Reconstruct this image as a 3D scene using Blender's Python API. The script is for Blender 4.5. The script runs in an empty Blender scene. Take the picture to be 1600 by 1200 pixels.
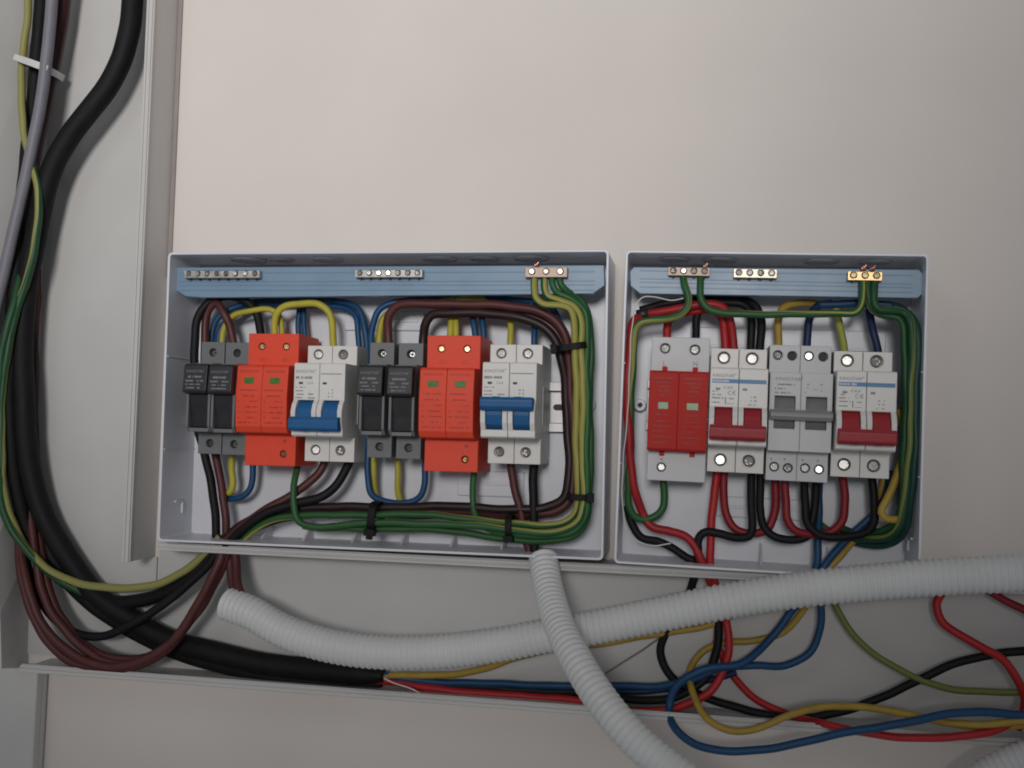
import bpy, bmesh, math, random
from mathutils import Vector, Matrix
random.seed(7)
C = bpy.context.scene.collection
R = math.radians

# ------------------------------------------------------------------ camera
F = 1700.0                                   # focal length in pixels of a 1600 px wide picture
def _cam():
    Y = Vector((300/F, -85/F, -1)).normalized()          # wall normal seen from the camera
    Z = Vector((.015, 1, 0)); Z = (Z - Y*Y.dot(Z)).normalized()
    X = Y.cross(Z)
    M = Matrix((X, Y, Z))                                # camera -> world
    loc = Vector((0, -.05, 0)) - M @ Vector((0, 0, -.73))
    return M, loc
CM, CL = _cam()
cd = bpy.data.cameras.new('camera'); cam = bpy.data.objects.new('camera', cd); C.objects.link(cam)
cam.matrix_world = Matrix.Translation(CL) @ CM.to_4x4()
cd.sensor_width = 36; cd.lens = F/1600*36; cd.clip_start = .01; cd.clip_end = 50
bpy.context.scene.camera = cam

# ------------------------------------------------------------------ light
w = bpy.data.worlds.new('World'); bpy.context.scene.world = w; w.use_nodes = True
bg = w.node_tree.nodes['Background']; bg.inputs[0].default_value = (.93, .955, 1, 1); bg.inputs[1].default_value = .18
def area(name, loc, target, size, power, col, sy=None):
    l = bpy.data.lights.new(name, 'AREA'); l.energy = power; l.color = col
    l.shape = 'RECTANGLE'; l.size = size; l.size_y = sy or size
    o = bpy.data.objects.new(name, l); C.objects.link(o); o.location = loc
    o.rotation_euler = (Vector(target)-Vector(loc)).to_track_quat('-Z', 'Y').to_euler()
    return o
def spot(name, loc, target, power, col, size, blend, rad):
    l = bpy.data.lights.new(name, 'SPOT'); l.energy = power; l.color = col
    l.spot_size = R(size); l.spot_blend = blend; l.shadow_soft_size = rad
    o = bpy.data.objects.new(name, l); C.objects.link(o); o.location = loc
    o.rotation_euler = (Vector(target)-Vector(loc)).to_track_quat('-Z', 'Y').to_euler()
    return o
spot('room_lamp', (.12, -2.60, .42), (-.20, 0, .405), 172, (1, .97, .95), 34, 1., .28)
area('window_light', (-.55, -1.25, .75), (-.1, 0, 0), 00.5, 1.0, (.92, .96, 1))
vs = bpy.context.scene.view_settings
vs.view_transform = 'Standard'; vs.look = 'None'; vs.exposure = 0; vs.gamma = 1
bpy.context.scene.cycles.max_bounces = 8
bpy.context.scene.cycles.filter_width = 1.9

# ------------------------------------------------------------------ pixel -> place helper (p = mm in front of the wall)
def at(px, py, p):
    d = CM @ Vector(((px-800)/F, -(py-600)/F, -1))
    t = (-p/1000 - CL.y)/d.y
    q = CL + d*t
    return Vector((q.x*1000, p, q.z*1000))               # mm: x right, p towards the viewer, z up
def pxmm(px, py, p):                                     # mm per pixel there
    q = at(px, py, p); v = Vector((q.x, -q.y, q.z))/1000 - CL
    return -(CM.transposed() @ v).z/F*1000

# ------------------------------------------------------------------ materials
def mat(name, col, rough=.4, metal=0., var=.08, scale=120., bump=.0, bscale=900., spec=.5, coat=0., trans=0.):
    m = bpy.data.materials.new(name); m.use_nodes = True
    nt = m.node_tree; b = nt.nodes['Principled BSDF']
    tc = nt.nodes.new('ShaderNodeTexCoord')
    n = nt.nodes.new('ShaderNodeTexNoise'); n.inputs['Scale'].default_value = scale; n.inputs['Detail'].default_value = 5
    nt.links.new(tc.outputs['Object'], n.inputs['Vector'])
    r = nt.nodes.new('ShaderNodeValToRGB')
    r.color_ramp.elements[0].position = .3; r.color_ramp.elements[1].position = .7
    r.color_ramp.elements[0].color = tuple(c*(1-var) for c in col)+(1,)
    r.color_ramp.elements[1].color = tuple(min(1, c*(1+var)) for c in col)+(1,)
    nt.links.new(n.outputs['Fac'], r.inputs['Fac']); nt.links.new(r.outputs['Color'], b.inputs['Base Color'])
    mr = nt.nodes.new('ShaderNodeMapRange'); mr.inputs['To Min'].default_value = rough*.8; mr.inputs['To Max'].default_value = min(1, rough*1.25)
    nt.links.new(n.outputs['Fac'], mr.inputs['Value']); nt.links.new(mr.outputs['Result'], b.inputs['Roughness'])
    b.inputs['Metallic'].default_value = metal; b.inputs['Specular IOR Level'].default_value = spec
    b.inputs['Coat Weight'].default_value = coat
    if bump:
        n2 = nt.nodes.new('ShaderNodeTexNoise'); n2.inputs['Scale'].default_value = bscale; n2.inputs['Detail'].default_value = 3
        nt.links.new(tc.outputs['Object'], n2.inputs['Vector'])
        bp = nt.nodes.new('ShaderNodeBump'); bp.inputs['Strength'].default_value = bump; bp.inputs['Distance'].default_value = .0004
        nt.links.new(n2.outputs['Fac'], bp.inputs['Height']); nt.links.new(bp.outputs['Normal'], b.inputs['Normal'])
    return m
WALL = mat('wall_paint', (.715, .662, .62), .75, var=.045, scale=7, bump=.45, bscale=300)
BOX = mat('enclosure_plastic', (.69, .705, .75), .36, var=.03, scale=30, bump=.05, bscale=700)
TRUNK = mat('trunking_plastic', (.56, .55, .535), .5, var=.035, scale=18, bump=.06, bscale=500)
STRIP = mat('blue_strip_plastic', (.19, .295, .405), .36, var=.05, scale=60, spec=.45)
WHITE = mat('breaker_plastic', (.70, .68, .65), .42, var=.03, scale=150, bump=.05)
PALE = mat('pale_grey_plastic', (.545, .55, .56), .45, var=.03, scale=150, bump=.05)
MIDG = mat('mid_grey_plastic', (.21, .21, .21), .45, var=.05, scale=150, bump=.05)
GREY = mat('fuse_grey_plastic', (.145, .15, .155), .48, var=.05, scale=150, bump=.08)
BLACK = mat('black_plastic', (.018, .018, .021), .42, var=.15, scale=150, bump=.08)
DARK = mat('dark_well', (.035, .035, .037), .6, var=.1)
ORANGE = mat('orange_red_plastic', (.74, .066, .028), .5, var=.04, scale=120, bump=.05, spec=.35)
REDM = mat('red_module_plastic', (.45, .022, .017), .6, var=.05, scale=120, bump=.05, spec=.25)
BLUEL = mat('blue_lever_plastic', (.006, .098, .27), .42, var=.06)
REDL = mat('red_lever_plastic', (.33, .018, .026), .46, var=.06)
GREEN = mat('green_window', (.075, .17, .03), .3, var=.15, scale=300)
STEEL = mat('screw_steel', (.50, .49, .47), .33, 1., var=.15, scale=400)
BRASSY = mat('screw_brass', (.52, .43, .26), .34, 1., var=.15, scale=400)
SILVER = mat('tinned_bar', (.42, .405, .385), .5, 1., var=.3, scale=300)
BRASS = mat('brass_bar', (.60, .53, .41), .45, 1., var=.12, scale=300)
GOLD = mat('bright_brass_bar', (.68, .48, .25), .42, 1., var=.12, scale=300)
PINKB = mat('dull_brass_bar', (.42, .33, .27), .55, 1., var=.12, scale=300)
ZINC = mat('zinc_rail', (.44, .43, .43), .5, 1., var=.10, scale=60, bump=.1)
COPPER = mat('copper', (.80, .42, .30), .28, 1., var=.1)
PRINTG = mat('grey_print', (.20, .20, .21), .6, var=.1)
PRINTK = mat('dark_print', (.045, .045, .05), .6, var=.1)
PRINTL = mat('light_print', (.22, .22, .235), .6, var=.1)
PRINTR = mat('red_print', (.36, .022, .012), .5, var=.1)
PRINTR2 = mat('dark_red_print', (.26, .013, .013), .5, var=.1)
PRINTW = mat('white_print', (.55, .62, .68), .5, var=.1)
STRIPE = mat('blue_print', (.07, .20, .38), .45, var=.12, scale=200)
CONDUIT = mat('conduit_plastic', (.66, .665, .66), .48, var=.03, scale=40, bump=.05)
GAP_SHADE = mat('painted_gap_shade', (.30, .265, .245), .7, var=.1, scale=40)  # dark colour standing in for the shaded gap beside the trunking
TIEB = mat('tie_black', (.008, .009, .008), .6, var=.2, spec=.2)
TIEW = mat('tie_white', (.62, .62, .60), .35, var=.05)
def wmat(n, c, rough=.46, var=.10): return mat('wire_'+n, c, rough, var=var, scale=90, bump=.06, bscale=300, spec=.38)
WK = mat('wire_black', (.009, .0085, .010), .55, var=.25, scale=90, bump=.08, bscale=300, spec=.25)
WCAB = mat('cable_black', (.010, .0095, .010), .62, var=.25, scale=90, bump=.08, bscale=300, spec=.22)
WKB = wmat('brown_black', (.022, .010, .011), .46, .2)
WBR = wmat('brown', (.088, .024, .023), .48, .15)
WDB = wmat('dark_brown', (.045, .013, .015), .38, .15)
WB = wmat('blue', (.009, .062, .155))
WDBL = wmat('navy', (.010, .026, .085))
WY = wmat('yellow', (.45, .395, .045))
WYD = wmat('ochre', (.40, .27, .045))
WYG = wmat('olive_yellow', (.36, .36, .07))
WG = wmat('green', (.022, .135, .030))
WGD = wmat('dark_green', (.014, .075, .026))
WRM = wmat('dull_red', (.34, .016, .020))
WTEAL = wmat('teal', (.012, .060, .052))
WR = wmat('red', (.43, .018, .022))
WRD = wmat('deep_red', (.24, .012, .020))
def emat(n, c0, c1):
    m = wmat(n, c0); nt = m.node_tree; b = nt.nodes['Principled BSDF']
    uv = nt.nodes.new('ShaderNodeUVMap'); sx = nt.nodes.new('ShaderNodeSeparateXYZ'); nt.links.new(uv.outputs['UV'], sx.inputs[0])
    fr = nt.nodes.new('ShaderNodeMath'); fr.operation = 'FRACT'; nt.links.new(sx.outputs['X'], fr.inputs[0])
    lt = nt.nodes.new('ShaderNodeMath'); lt.operation = 'LESS_THAN'; nt.links.new(fr.outputs[0], lt.inputs[0]); nt.links.new(sx.outputs['Y'], lt.inputs[1])
    mx = nt.nodes.new('ShaderNodeMix'); mx.data_type = 'RGBA'; nt.links.new(lt.outputs[0], mx.inputs['Factor'])
    old = b.inputs['Base Color'].links[0].from_socket
    nt.links.new(old, mx.inputs[6]); mx.inputs[7].default_value = tuple(c1)+(1,)
    nt.links.new(mx.outputs[2], b.inputs['Base Color']); return m
EGY = emat('earth_green_yellow', (.026, .100, .030), (.33, .305, .07))
EGO = emat('earth_green_olive', (.022, .110, .030), (.24, .25, .06))
EDO = emat('earth_dark_green_olive', (.014, .070, .025), (.17, .20, .05))
EPA = emat('earth_green_pale', (.018, .075, .028), (.28, .27, .085))
WGREY = wmat('grey', (.20, .195, .225), .5, .06)
WTH = wmat('thread', (.70, .68, .65), .5, .05)

# ------------------------------------------------------------------ mesh helpers (mm; x, p, z)
class MB:
    def __init__(s, p0=0.): s.bm = bmesh.new(); s.p0 = p0
    def v(s, x, p, z): return s.bm.verts.new((x/1000, -(p-s.p0)/1000, z/1000))
    def box(s, x0, x1, p0, p1, z0, z1):
        a = [s.v(x, p, z) for x in (x0, x1) for p in (p0, p1) for z in (z0, z1)]
        for f in ((0,1,3,2),(4,6,7,5),(0,4,5,1),(2,3,7,6),(0,2,6,4),(1,5,7,3)): s.bm.faces.new([a[i] for i in f])
        return s
    def prism_x(s, prof, x0, x1):                        # prof = [(p, z)]
        a = [s.v(x0, p, z) for p, z in prof]; b = [s.v(x1, p, z) for p, z in prof]
        s._pr(a, b); return s
    def prism_p(s, prof, p0, p1):                        # prof = [(x, z)]
        a = [s.v(x, p0, z) for x, z in prof]; b = [s.v(x, p1, z) for x, z in prof]
        s._pr(a, b); return s
    def prism_z(s, prof, z0, z1):                        # prof = [(x, p)]
        a = [s.v(x, p, z0) for x, p in prof]; b = [s.v(x, p, z1) for x, p in prof]
        s._pr(a, b); return s
    def _pr(s, a, b):
        n = len(a); s.bm.faces.new(a); s.bm.faces.new(b[::-1])
        for i in range(n): s.bm.faces.new((a[i], b[i], b[(i+1) % n], a[(i+1) % n]))
    def cyl(s, x, z, p0, p1, r, n=20, r1=None):
        r1 = r if r1 is None else r1
        c = [(math.cos(2*math.pi*i/n), math.sin(2*math.pi*i/n)) for i in range(n)]
        s._pr([s.v(x+r*a, p0, z+r*b) for a, b in c], [s.v(x+r1*a, p1, z+r1*b) for a, b in c]); return s
    def plate(s, outer, holes, p0, p1, n=20):            # flat plate with through holes; outer = [(x, z)], holes = [(x, z, r)] or polygons
        loops = [outer]
        for h in holes:
            loops.append([(h[0]+h[2]*math.cos(2*math.pi*i/n), h[1]+h[2]*math.sin(2*math.pi*i/n)) for i in range(n)] if isinstance(h[0], (int, float)) else h)
        fr, es = [], []
        for L in loops:
            vs_ = [s.v(x, p1, z) for x, z in L]; fr.append(vs_)
            for i in range(len(vs_)): es.append(s.bm.edges.new((vs_[i], vs_[(i+1) % len(vs_)])))
        bmesh.ops.triangle_fill(s.bm, edges=es, use_beauty=True, use_dissolve=False)
        for vs_, L in zip(fr, loops):
            bk = [s.v(x, p0, z) for x, z in L]
            for i in range(len(vs_)): s.bm.faces.new((vs_[i], vs_[(i+1) % len(vs_)], bk[(i+1) % len(vs_)], bk[i]))
        return s
    def build(s, name, m, parent=None, bevel=0., smooth=False, seg=2):
        bmesh.ops.recalc_face_normals(s.bm, faces=s.bm.faces)
        me = bpy.data.meshes.new(name); s.bm.to_mesh(me); s.bm.free()
        return link(name, me, m, parent, bevel, smooth, seg)
def link(name, me, m, parent=None, bevel=0., smooth=False, seg=2):
    o = bpy.data.objects.new(name, me); C.objects.link(o)
    if m is not None and not me.materials:
        for k in (m if isinstance(m, (list, tuple)) else [m]): me.materials.append(k)
    if parent: o.parent = parent
    if bevel:
        b = o.modifiers.new('bevel', 'BEVEL'); b.width = bevel/1000; b.segments = seg; b.limit_method = 'ANGLE'; b.angle_limit = R(40)
    if smooth:
        for f in me.polygons: f.use_smooth = True
    return o
def tag(o, label=None, cat=None, group=None, kind=None):
    for k, v in (('label', label), ('category', cat), ('group', group), ('kind', kind)):
        if v: o[k] = v
    return o
def thing(name, label, cat, x, p, z, roll=0., group=None):
    o = bpy.data.objects.new(name, None); C.objects.link(o); o.empty_display_size = .01
    o.location = (x/1000, -p/1000, z/1000); o.rotation_euler = (0, -R(roll), 0)      # roll counter-clockwise seen from the front
    return tag(o, label, cat, group)

# screws share meshes: outer ring with a real cross recess
_scr = {}
def screw_mesh(r, slot, depth=1.6):
    k = (r, slot)
    if k in _scr: return _scr[k]
    s = MB(); n = 20; h = .22*r; L = r*.64
    if slot == 'cross':
        poly = [(h,h),(L,h),(L,-h),(h,-h),(h,-L),(-h,-L),(-h,-h),(-L,-h),(-L,h),(-h,h),(-h,L),(h,L)]
    else:
        poly = [(-L,h*.8),(L,h*.8),(L,-h*.8),(-L,-h*.8)]
    rim = [(r*.74*math.cos(2*math.pi*i/n), r*.74*math.sin(2*math.pi*i/n)) for i in range(n)]
    s.plate(rim, [poly], -depth, 0.)
    out = [s.v(r*math.cos(2*math.pi*i/n), -.30*r, r*math.sin(2*math.pi*i/n)) for i in range(n)]
    inn = [s.v(x, 0, z) for x, z in rim]
    bk = [s.v(r*math.cos(2*math.pi*i/n), -depth, r*math.sin(2*math.pi*i/n)) for i in range(n)]
    for i in range(n):
        j = (i+1) % n
        s.bm.faces.new((inn[i], inn[j], out[j], out[i])); s.bm.faces.new((out[i], out[j], bk[j], bk[i]))
    s.bm.faces.new([s.v(x, -depth*.75, z) for x, z in poly])
    bmesh.ops.remove_doubles(s.bm, verts=s.bm.verts, dist=1e-7)
    bmesh.ops.recalc_face_normals(s.bm, faces=s.bm.faces)
    me = bpy.data.meshes.new('terminal_screw'); s.bm.to_mesh(me); s.bm.free(); _scr[k] = me
    return me
def screw(parent, x, p, z, r, m, p0, rot=None, slot='cross', name='terminal_screw', tilt=0):
    me = screw_mesh(r, slot)
    o = bpy.data.objects.new(name, me); C.objects.link(o)
    if not me.materials: me.materials.append(m)
    o.material_slots[0].link = 'OBJECT'; o.material_slots[0].material = m
    o.parent = parent; o.location = (x/1000, -(p-p0)/1000, z/1000)
    o.rotation_euler = (random.uniform(-.22, .22)+tilt, random.uniform(0, 1.5) if rot is None else rot, random.uniform(-.22, .22))
    return o

# print
def text(parent, s, cap, x, z, p, m, p0, name='brand_print', align='LEFT', wid=None):
    cu = bpy.data.curves.new('t', 'FONT'); cu.body = s; cu.size = cap/.7/1000; cu.align_x = align; cu.resolution_u = 2
    to = bpy.data.objects.new('t', cu); C.objects.link(to)
    dg = bpy.context.evaluated_depsgraph_get()
    me = bpy.data.meshes.new_from_object(to.evaluated_get(dg)); bpy.data.objects.remove(to); bpy.data.curves.remove(cu)
    xs = [v.co.x for v in me.vertices]; k = 1
    if wid: k = wid/1000/(max(xs)-min(xs))
    for v in me.vertices: v.co = (v.co.x*k, 0, v.co.y)
    me.materials.clear()
    o = link(name, me, m, parent); o.location = (x/1000, -(p+.06-p0)/1000, z/1000)
    return o
def fine_print(parent, rows, p, m, p0, name='fine_print'):          # rows = [(x0, x1, z, h)]: lettering too small to read
    s = MB(p0)
    for x0, x1, z, h in rows:
        x = x0
        while x < x1-.2:
            wd = random.choice((.5, .65, .8)); hh = h*random.uniform(.7, 1.0)
            if random.random() < .87:
                f = [s.v(x, p+.06, z-hh/2), s.v(min(x+wd, x1), p+.06, z-hh/2), s.v(min(x+wd, x1), p+.06, z+hh/2), s.v(x, p+.06, z+hh/2)]
                s.bm.faces.new(f)
            x += wd+random.choice((.16, .22, .3))
    o = s.build(name, m, parent); return o
def rect(parent, x0, x1, z0, z1, p, m, p0, name, th=.08):
    return MB(p0).box(x0, x1, p-.1, p+th, z0, z1).build(name, m, parent)

# tubes
def spline(pts, step=2.5):
    P = [Vector(q) for q in pts]
    P = [P[0]*2-P[1]] + P + [P[-1]*2-P[-2]]
    out = []
    for i in range(1, len(P)-2):
        a, b, c, d = P[i-1:i+3]
        # centripetal Catmull-Rom
        t0 = 0; t1 = t0+max(1e-4, (b-a).length)**.5; t2 = t1+max(1e-4, (c-b).length)**.5; t3 = t2+max(1e-4, (d-c).length)**.5
        n = max(2, int((c-b).length/step*1.2))
        for k in range(n):
            t = t1+(t2-t1)*k/n
            A1 = a*((t1-t)/(t1-t0))+b*((t-t0)/(t1-t0)); A2 = b*((t2-t)/(t2-t1))+c*((t-t1)/(t2-t1)); A3 = c*((t3-t)/(t3-t2))+d*((t-t2)/(t3-t2))
            B1 = A1*((t2-t)/(t2-t0))+A2*((t-t0)/(t2-t0)); B2 = A2*((t3-t)/(t3-t1))+A3*((t-t1)/(t3-t1))
            out.append(B1*((t2-t)/(t2-t1))+B2*((t-t1)/(t2-t1)))
    out.append(P[-2]); return out
def resample(L, step):
    out = [L[0]]; acc = 0
    for i in range(1, len(L)):
        a = L[i-1]; d = (L[i]-a).length; t = 0
        while acc + (d-t) >= step:
            t += step-acc; acc = 0; out.append(a.lerp(L[i], t/d))
        acc += d-t
    out.append(L[-1]); return out
def sweep(name, L, rad, m, parent=None, n=10, stripe=None, twist=0., caps=True, ring=None):
    """L: path in (x, p, z) mm, rad: mm or list; stripe=(share, phase): faces of material 1 along the wire"""
    L = [Vector((q.x, -q.y, q.z))/1000 for q in L]
    bm = bmesh.new(); T = []
    for i in range(len(L)):
        d = L[min(i+1, len(L)-1)]-L[max(i-1, 0)]; T.append(d.normalized())
    u = Vector((0, -1, 0)); u = (u-T[0]*T[0].dot(u))
    if u.length < .05: u = Vector((1, 0, 0))-T[0]*T[0].x
    u.normalize(); rows = []
    for i, q in enumerate(L):
        u = (u-T[i]*T[i].dot(u)).normalized(); v = T[i].cross(u)
        r = (rad[i] if isinstance(rad, list) else rad)/1000
        rows.append([bm.verts.new(q+(u*math.cos(2*math.pi*k/n)+v*math.sin(2*math.pi*k/n))*r) for k in range(n)])
    dist = 0; uvl = bm.loops.layers.uv.new('UVMap') if stripe else None
    for i in range(len(rows)-1):
        d0 = dist; dist += (L[i+1]-L[i]).length*1000
        for k in range(n):
            f = bm.faces.new((rows[i][k], rows[i][(k+1) % n], rows[i+1][(k+1) % n], rows[i+1][k])); f.smooth = True
            if stripe:
                for lp, (kk, dd) in zip(f.loops, ((k, d0), (k+1, d0), (k+1, dist), (k, dist))):
                    lp[uvl].uv = (kk/n - stripe[1] - twist*dd + 4., stripe[0])
    if caps:
        bm.faces.new(rows[0][::-1]); bm.faces.new(rows[-1])
    bmesh.ops.recalc_face_normals(bm, faces=bm.faces)
    me = bpy.data.meshes.new(name); bm.to_mesh(me); bm.free()
    return link(name, me, m, parent)
def path(pts, p=30.):
    if pts[-1][0] >= 1640:                               # runs on beyond the picture's right edge
        a_, b_ = pts[-2], pts[-1]; k = max(-.35, min(.35, (b_[1]-a_[1])/(b_[0]-a_[0])))
        pts = list(pts)+[(b_[0]+160, b_[1]+120*k, *b_[2:]), (b_[0]+420, b_[1]+200*k, *b_[2:])]
    return [at(q[0], q[1], q[2] if len(q) > 2 else p) for q in pts]
def wire(label, pts, p, rpx, m, group, stripe=None, twist=0., name='wire', cat='wire', jig=.5, n=10, taper=0):
    P = path(pts, p); mid = pts[len(pts)//2]
    r = rpx*pxmm(mid[0], mid[1], mid[2] if len(mid) > 2 else p)
    L = resample(spline(P), 2.2)
    ph = random.uniform(0, 6); ph2 = random.uniform(0, 6)
    for i, q in enumerate(L):                            # slight hand-laid unevenness
        e = min(1, i/8, (len(L)-1-i)/8)
        q.x += jig*e*(math.sin(i*.21+ph)+.35*math.sin(i*.53+ph2)); q.z += jig*e*(math.sin(i*.17+ph2)+.35*math.sin(i*.47+ph))
    rr = [r*(1-.45*max(0, 1-(len(L)-1-i)/taper)) for i in range(len(L))] if taper else r
    o = sweep(name, L, rr, m, n=n, stripe=stripe, twist=twist)
    tag(o, label, cat, group); return o

# ------------------------------------------------------------------ setting
o = MB().box(-900, 900, -40, 0, -700, 700).build('wall', WALL); tag(o, 'cream painted wall behind the enclosures and trunking', kind='structure')

# ------------------------------------------------------------------ trunking
def rprof(x, s):                                         # trunking side wall seen end-on: (x, p); s=+1 lip turns towards +x
    return [(x, 0.2), (x+2*s, 0.2), (x+2*s, 36.5), (x+5.2*s, 36.5), (x+5.2*s, 37.6), (x+3.4*s, 38.0), (x+3.4*s, 38.9), (x+4.8*s, 40), (x+3.1*s, 40), (x+3.0*s, 39), (x+2.2*s, 39), (x+2.1*s, 40), (x, 40), (x, 38.8), (x-.8*s, 38.4), (x-.8*s, 37), (x, 36.6)]
q = at(262, 400, 0)
VT = thing('cable_trunking', 'open white vertical cable trunking on the left, full of black and brown cables', 'trunking', q.x, 0, 0, -.35)
MB().prism_z([(x-q.x, p) for x, p in rprof(q.x, -1)], -132, 420).build('side_wall', TRUNK, VT, .25)
s_ = MB(); ring = []                              # left wall, bent outwards by the cables
for py, cx_, fx_ in ((-140, 87, -6), (0, 82, -10), (250, 73, -16), (500, 64, -18), (700, 57, -14), (850, 51, -6), (960, 47, 2), (1046, 44, 5)):
    B_, F_ = at(cx_, py, 2), at(fx_, py, 40); u_ = F_-B_
    pts_ = [(B_.x, .2), (F_.x, 40), (F_.x-4.6, 40), (F_.x-4.6, 38.6), (F_.x-1.9, 38.4), (B_.x-2, .2)]
    ring.append([s_.v(x_-q.x, p_, (B_.z+(F_.z-B_.z)*p_/40)) for x_, p_ in pts_])
for r0_, r1_ in zip(ring, ring[1:]):
    for k_ in range(6): s_.bm.faces.new((r0_[k_], r0_[(k_+1) % 6], r1_[(k_+1) % 6], r1_[k_]))
s_.bm.faces.new(ring[0]); s_.bm.faces.new(ring[-1])
s_.build('side_wall', TRUNK, VT, .2)
a = at(60, 600, 2)
MB().box(a.x-q.x-6, -2.2, .2, 2.0, -211, 420).build('base_plate', TRUNK, VT)
MB().box(.1, 3.4, .1, 1.6, 80, 420).build('gap_shade_strip', GAP_SHADE, VT)  # thin strip added to paint the shadow gap between trunking and wall
MB().box(-2.2, 2.6, .2, 2.15, -211, -132.2).build('base_plate', TRUNK, VT)
# horizontal trunking under the boxes
HT = thing('cable_trunking', 'open white horizontal cable trunking running under both enclosures', 'trunking', 0, 0, 0)
xs = q.x+3.6
def hprof(z, s): return [(p, zz) for zz, p in rprof(z, s)]
b0 = at(40, 1050, 40); b1 = at(1600, 1169, 40)
rollb = math.degrees(math.atan2(b1.z-b0.z, b1.x-b0.x))
low = MB().prism_x(hprof(0, 1), -5, 720).build('bottom_wall', TRUNK, HT, .25)
low.location = (b0.x/1000, 0, b0.z/1000); low.rotation_euler = (0, -R(rollb), 0)
t0 = at(246, 849, 40); t1 = at(1290, 901, 40)
rollt = math.degrees(math.atan2(t1.z-t0.z, t1.x-t0.x))
top = MB().prism_x(hprof(0, -1), 0, 620).build('top_wall', TRUNK, HT, .25)
top.location = (t0.x/1000, 0, t0.z/1000); top.rotation_euler = (0, -R(rollt), 0)
MB().plate([(xs, b0.z-3.5), (xs, t0.z-1), (xs+640, t0.z-1.5), (xs+640, b0.z-9.5)], [], .2, 2.6).build('base_plate', TRUNK, HT)
# small closed trunking going down at the lower left
c = at(60, 1130, 15)
LT = thing('cable_trunking', 'narrow closed trunking with grooved edge at the lower left corner', 'trunking', c.x, 0, 0, -.9)
zt = b0.z-3.2
MB().box(-60, -.6, .2, 14.2, -480, zt).build('trunk_body', TRUNK, LT, .3)
MB().prism_z([(-60, 14.4), (-60, 16.2), (.6, 16.2), (1.6, 15.4), (1.6, 9.0), (1.0, 9.0), (1.0, 8.2), (1.6, 8.2), (1.6, 3), (-.4, 3), (-.4, 14.4)], -480, zt).build('lid', TRUNK, LT, .2)

# ------------------------------------------------------------------ enclosures
def rrect(hw, hh, r, n=5):
    out = []
    for cx, cz, a0 in ((hw-r, hh-r, 0), (-hw+r, hh-r, 90), (-hw+r, -hh+r, 180), (hw-r, -hh+r, 270)):
        for i in range(n+1):
            t = R(a0+90*i/n); out.append((cx+r*math.cos(t), cz+r*math.sin(t)))
    return out
def ring_z(s, x, p, z, r0, r1, h, n=28):
    g = [[s.v(x+r*math.cos(2*math.pi*i/n), p+r*math.sin(2*math.pi*i/n), zz) for i in range(n)] for r, zz in ((r0, z), (r0, z-h), (r1, z-h), (r1, z))]
    for i in range(n):
        j = (i+1) % n
        for k in range(4): s.bm.faces.new((g[k][i], g[k][j], g[(k+1) % 4][j], g[(k+1) % 4][i]))
def enclosure(label, cx, cz, W, H, roll, kn, ribs, bosses, latch_px):
    t = thing('enclosure', label, 'enclosure', cx, 0, cz, roll)
    hw, hh, th = W/2, H/2, 1.7
    MB().plate(rrect(hw, hh, 3.2), [rrect(hw-th, hh-th, 2)], .4, 52).build('wall_frame', BOX, t, .4)
    MB().prism_p(rrect(hw-th+.2, hh-th+.2, 2.8), .6, 3.4).build('back_panel', BOX, t)
    for x, r in kn:
        s = MB(); ring_z(s, x, 27, hh-th+.05, r-1.1, r, 1.0); o_ = s.build('knockout', BOX, t, .2)
        s = MB(); ring_z(s, x, 27, hh-th+.05, r*.62-.9, r*.62, .9); s.build('knockout_ring', BOX, o_)
    for x in ribs:
        s = MB(); s.prism_x([(3.2, -hh+th-.1), (3.2, -hh+th+13), (24, -hh+th-.1)], x-.8, x+.8); s.build('rib', BOX, t, .2)
    def loc(px, py, p):
        g = at(px, py, p); dx, dz = g.x-cx, g.z-cz; a = R(-roll)
        return dx*math.cos(a)-dz*math.sin(a), dx*math.sin(a)+dz*math.cos(a)
    for px, py in bosses:
        x, z = loc(px, py, 12)
        s = MB(); s.plate([(x+4.2*math.cos(2*math.pi*i/24), z+4.2*math.sin(2*math.pi*i/24)) for i in range(24)], [(x, z, 1.5)], 3.3, 12)
        s.build('screw_boss', BOX, t, .6)
        MB().cyl(x, z, 3.5, 6, 1.45).build('boss_hole', DARK, t)
    for px, py, sx in latch_px:
        x, z = loc(px, py, 30); xe = -hw+th if sx > 0 else hw-th
        s = MB(); s.box(min(xe, xe+1.4*sx), max(xe, xe+1.4*sx), 20, 32, z+3.2, z+4.6); s.box(min(xe, xe+1.4*sx), max(xe, xe+1.4*sx), 20, 21.5, z-5, z+4.6)
        s.build('latch', BOX, t, .2)
    for sx, z in ((1, 28), (1, -38), (-1, 28), (-1, -38)):
        xe = -hw+th if sx > 0 else hw-th
        MB().box(min(xe, xe+.6*sx), max(xe, xe+.6*sx), 3.4, 50, z, z+.9).build('guide_ridge', BOX, t)
    return t
LB = enclosure('wider open white enclosure holding two sets of fuses, orange protectors and blue-lever breakers', -93.7, -12.3, 314.6, 205.0, 0,
    [(-107, 14), (-82, 10), (-47, 12), (36, 13), (68, 11), (101, 13)], (-92, -60, -24, 12, 48, 84), [(921, 632)], [(286, 792, 1)])
RB = enclosure('narrower open white enclosure holding the red-lever breakers and grey changeover switch', 168.0, -15.2, 190.9, 206.0, -1.12,
    [(-64, 11), (-34, 12), (32, 12), (66, 11)], (-40, 0, 44), [(1000, 633), (1409, 655)], [(1413, 850, -1)])
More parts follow.
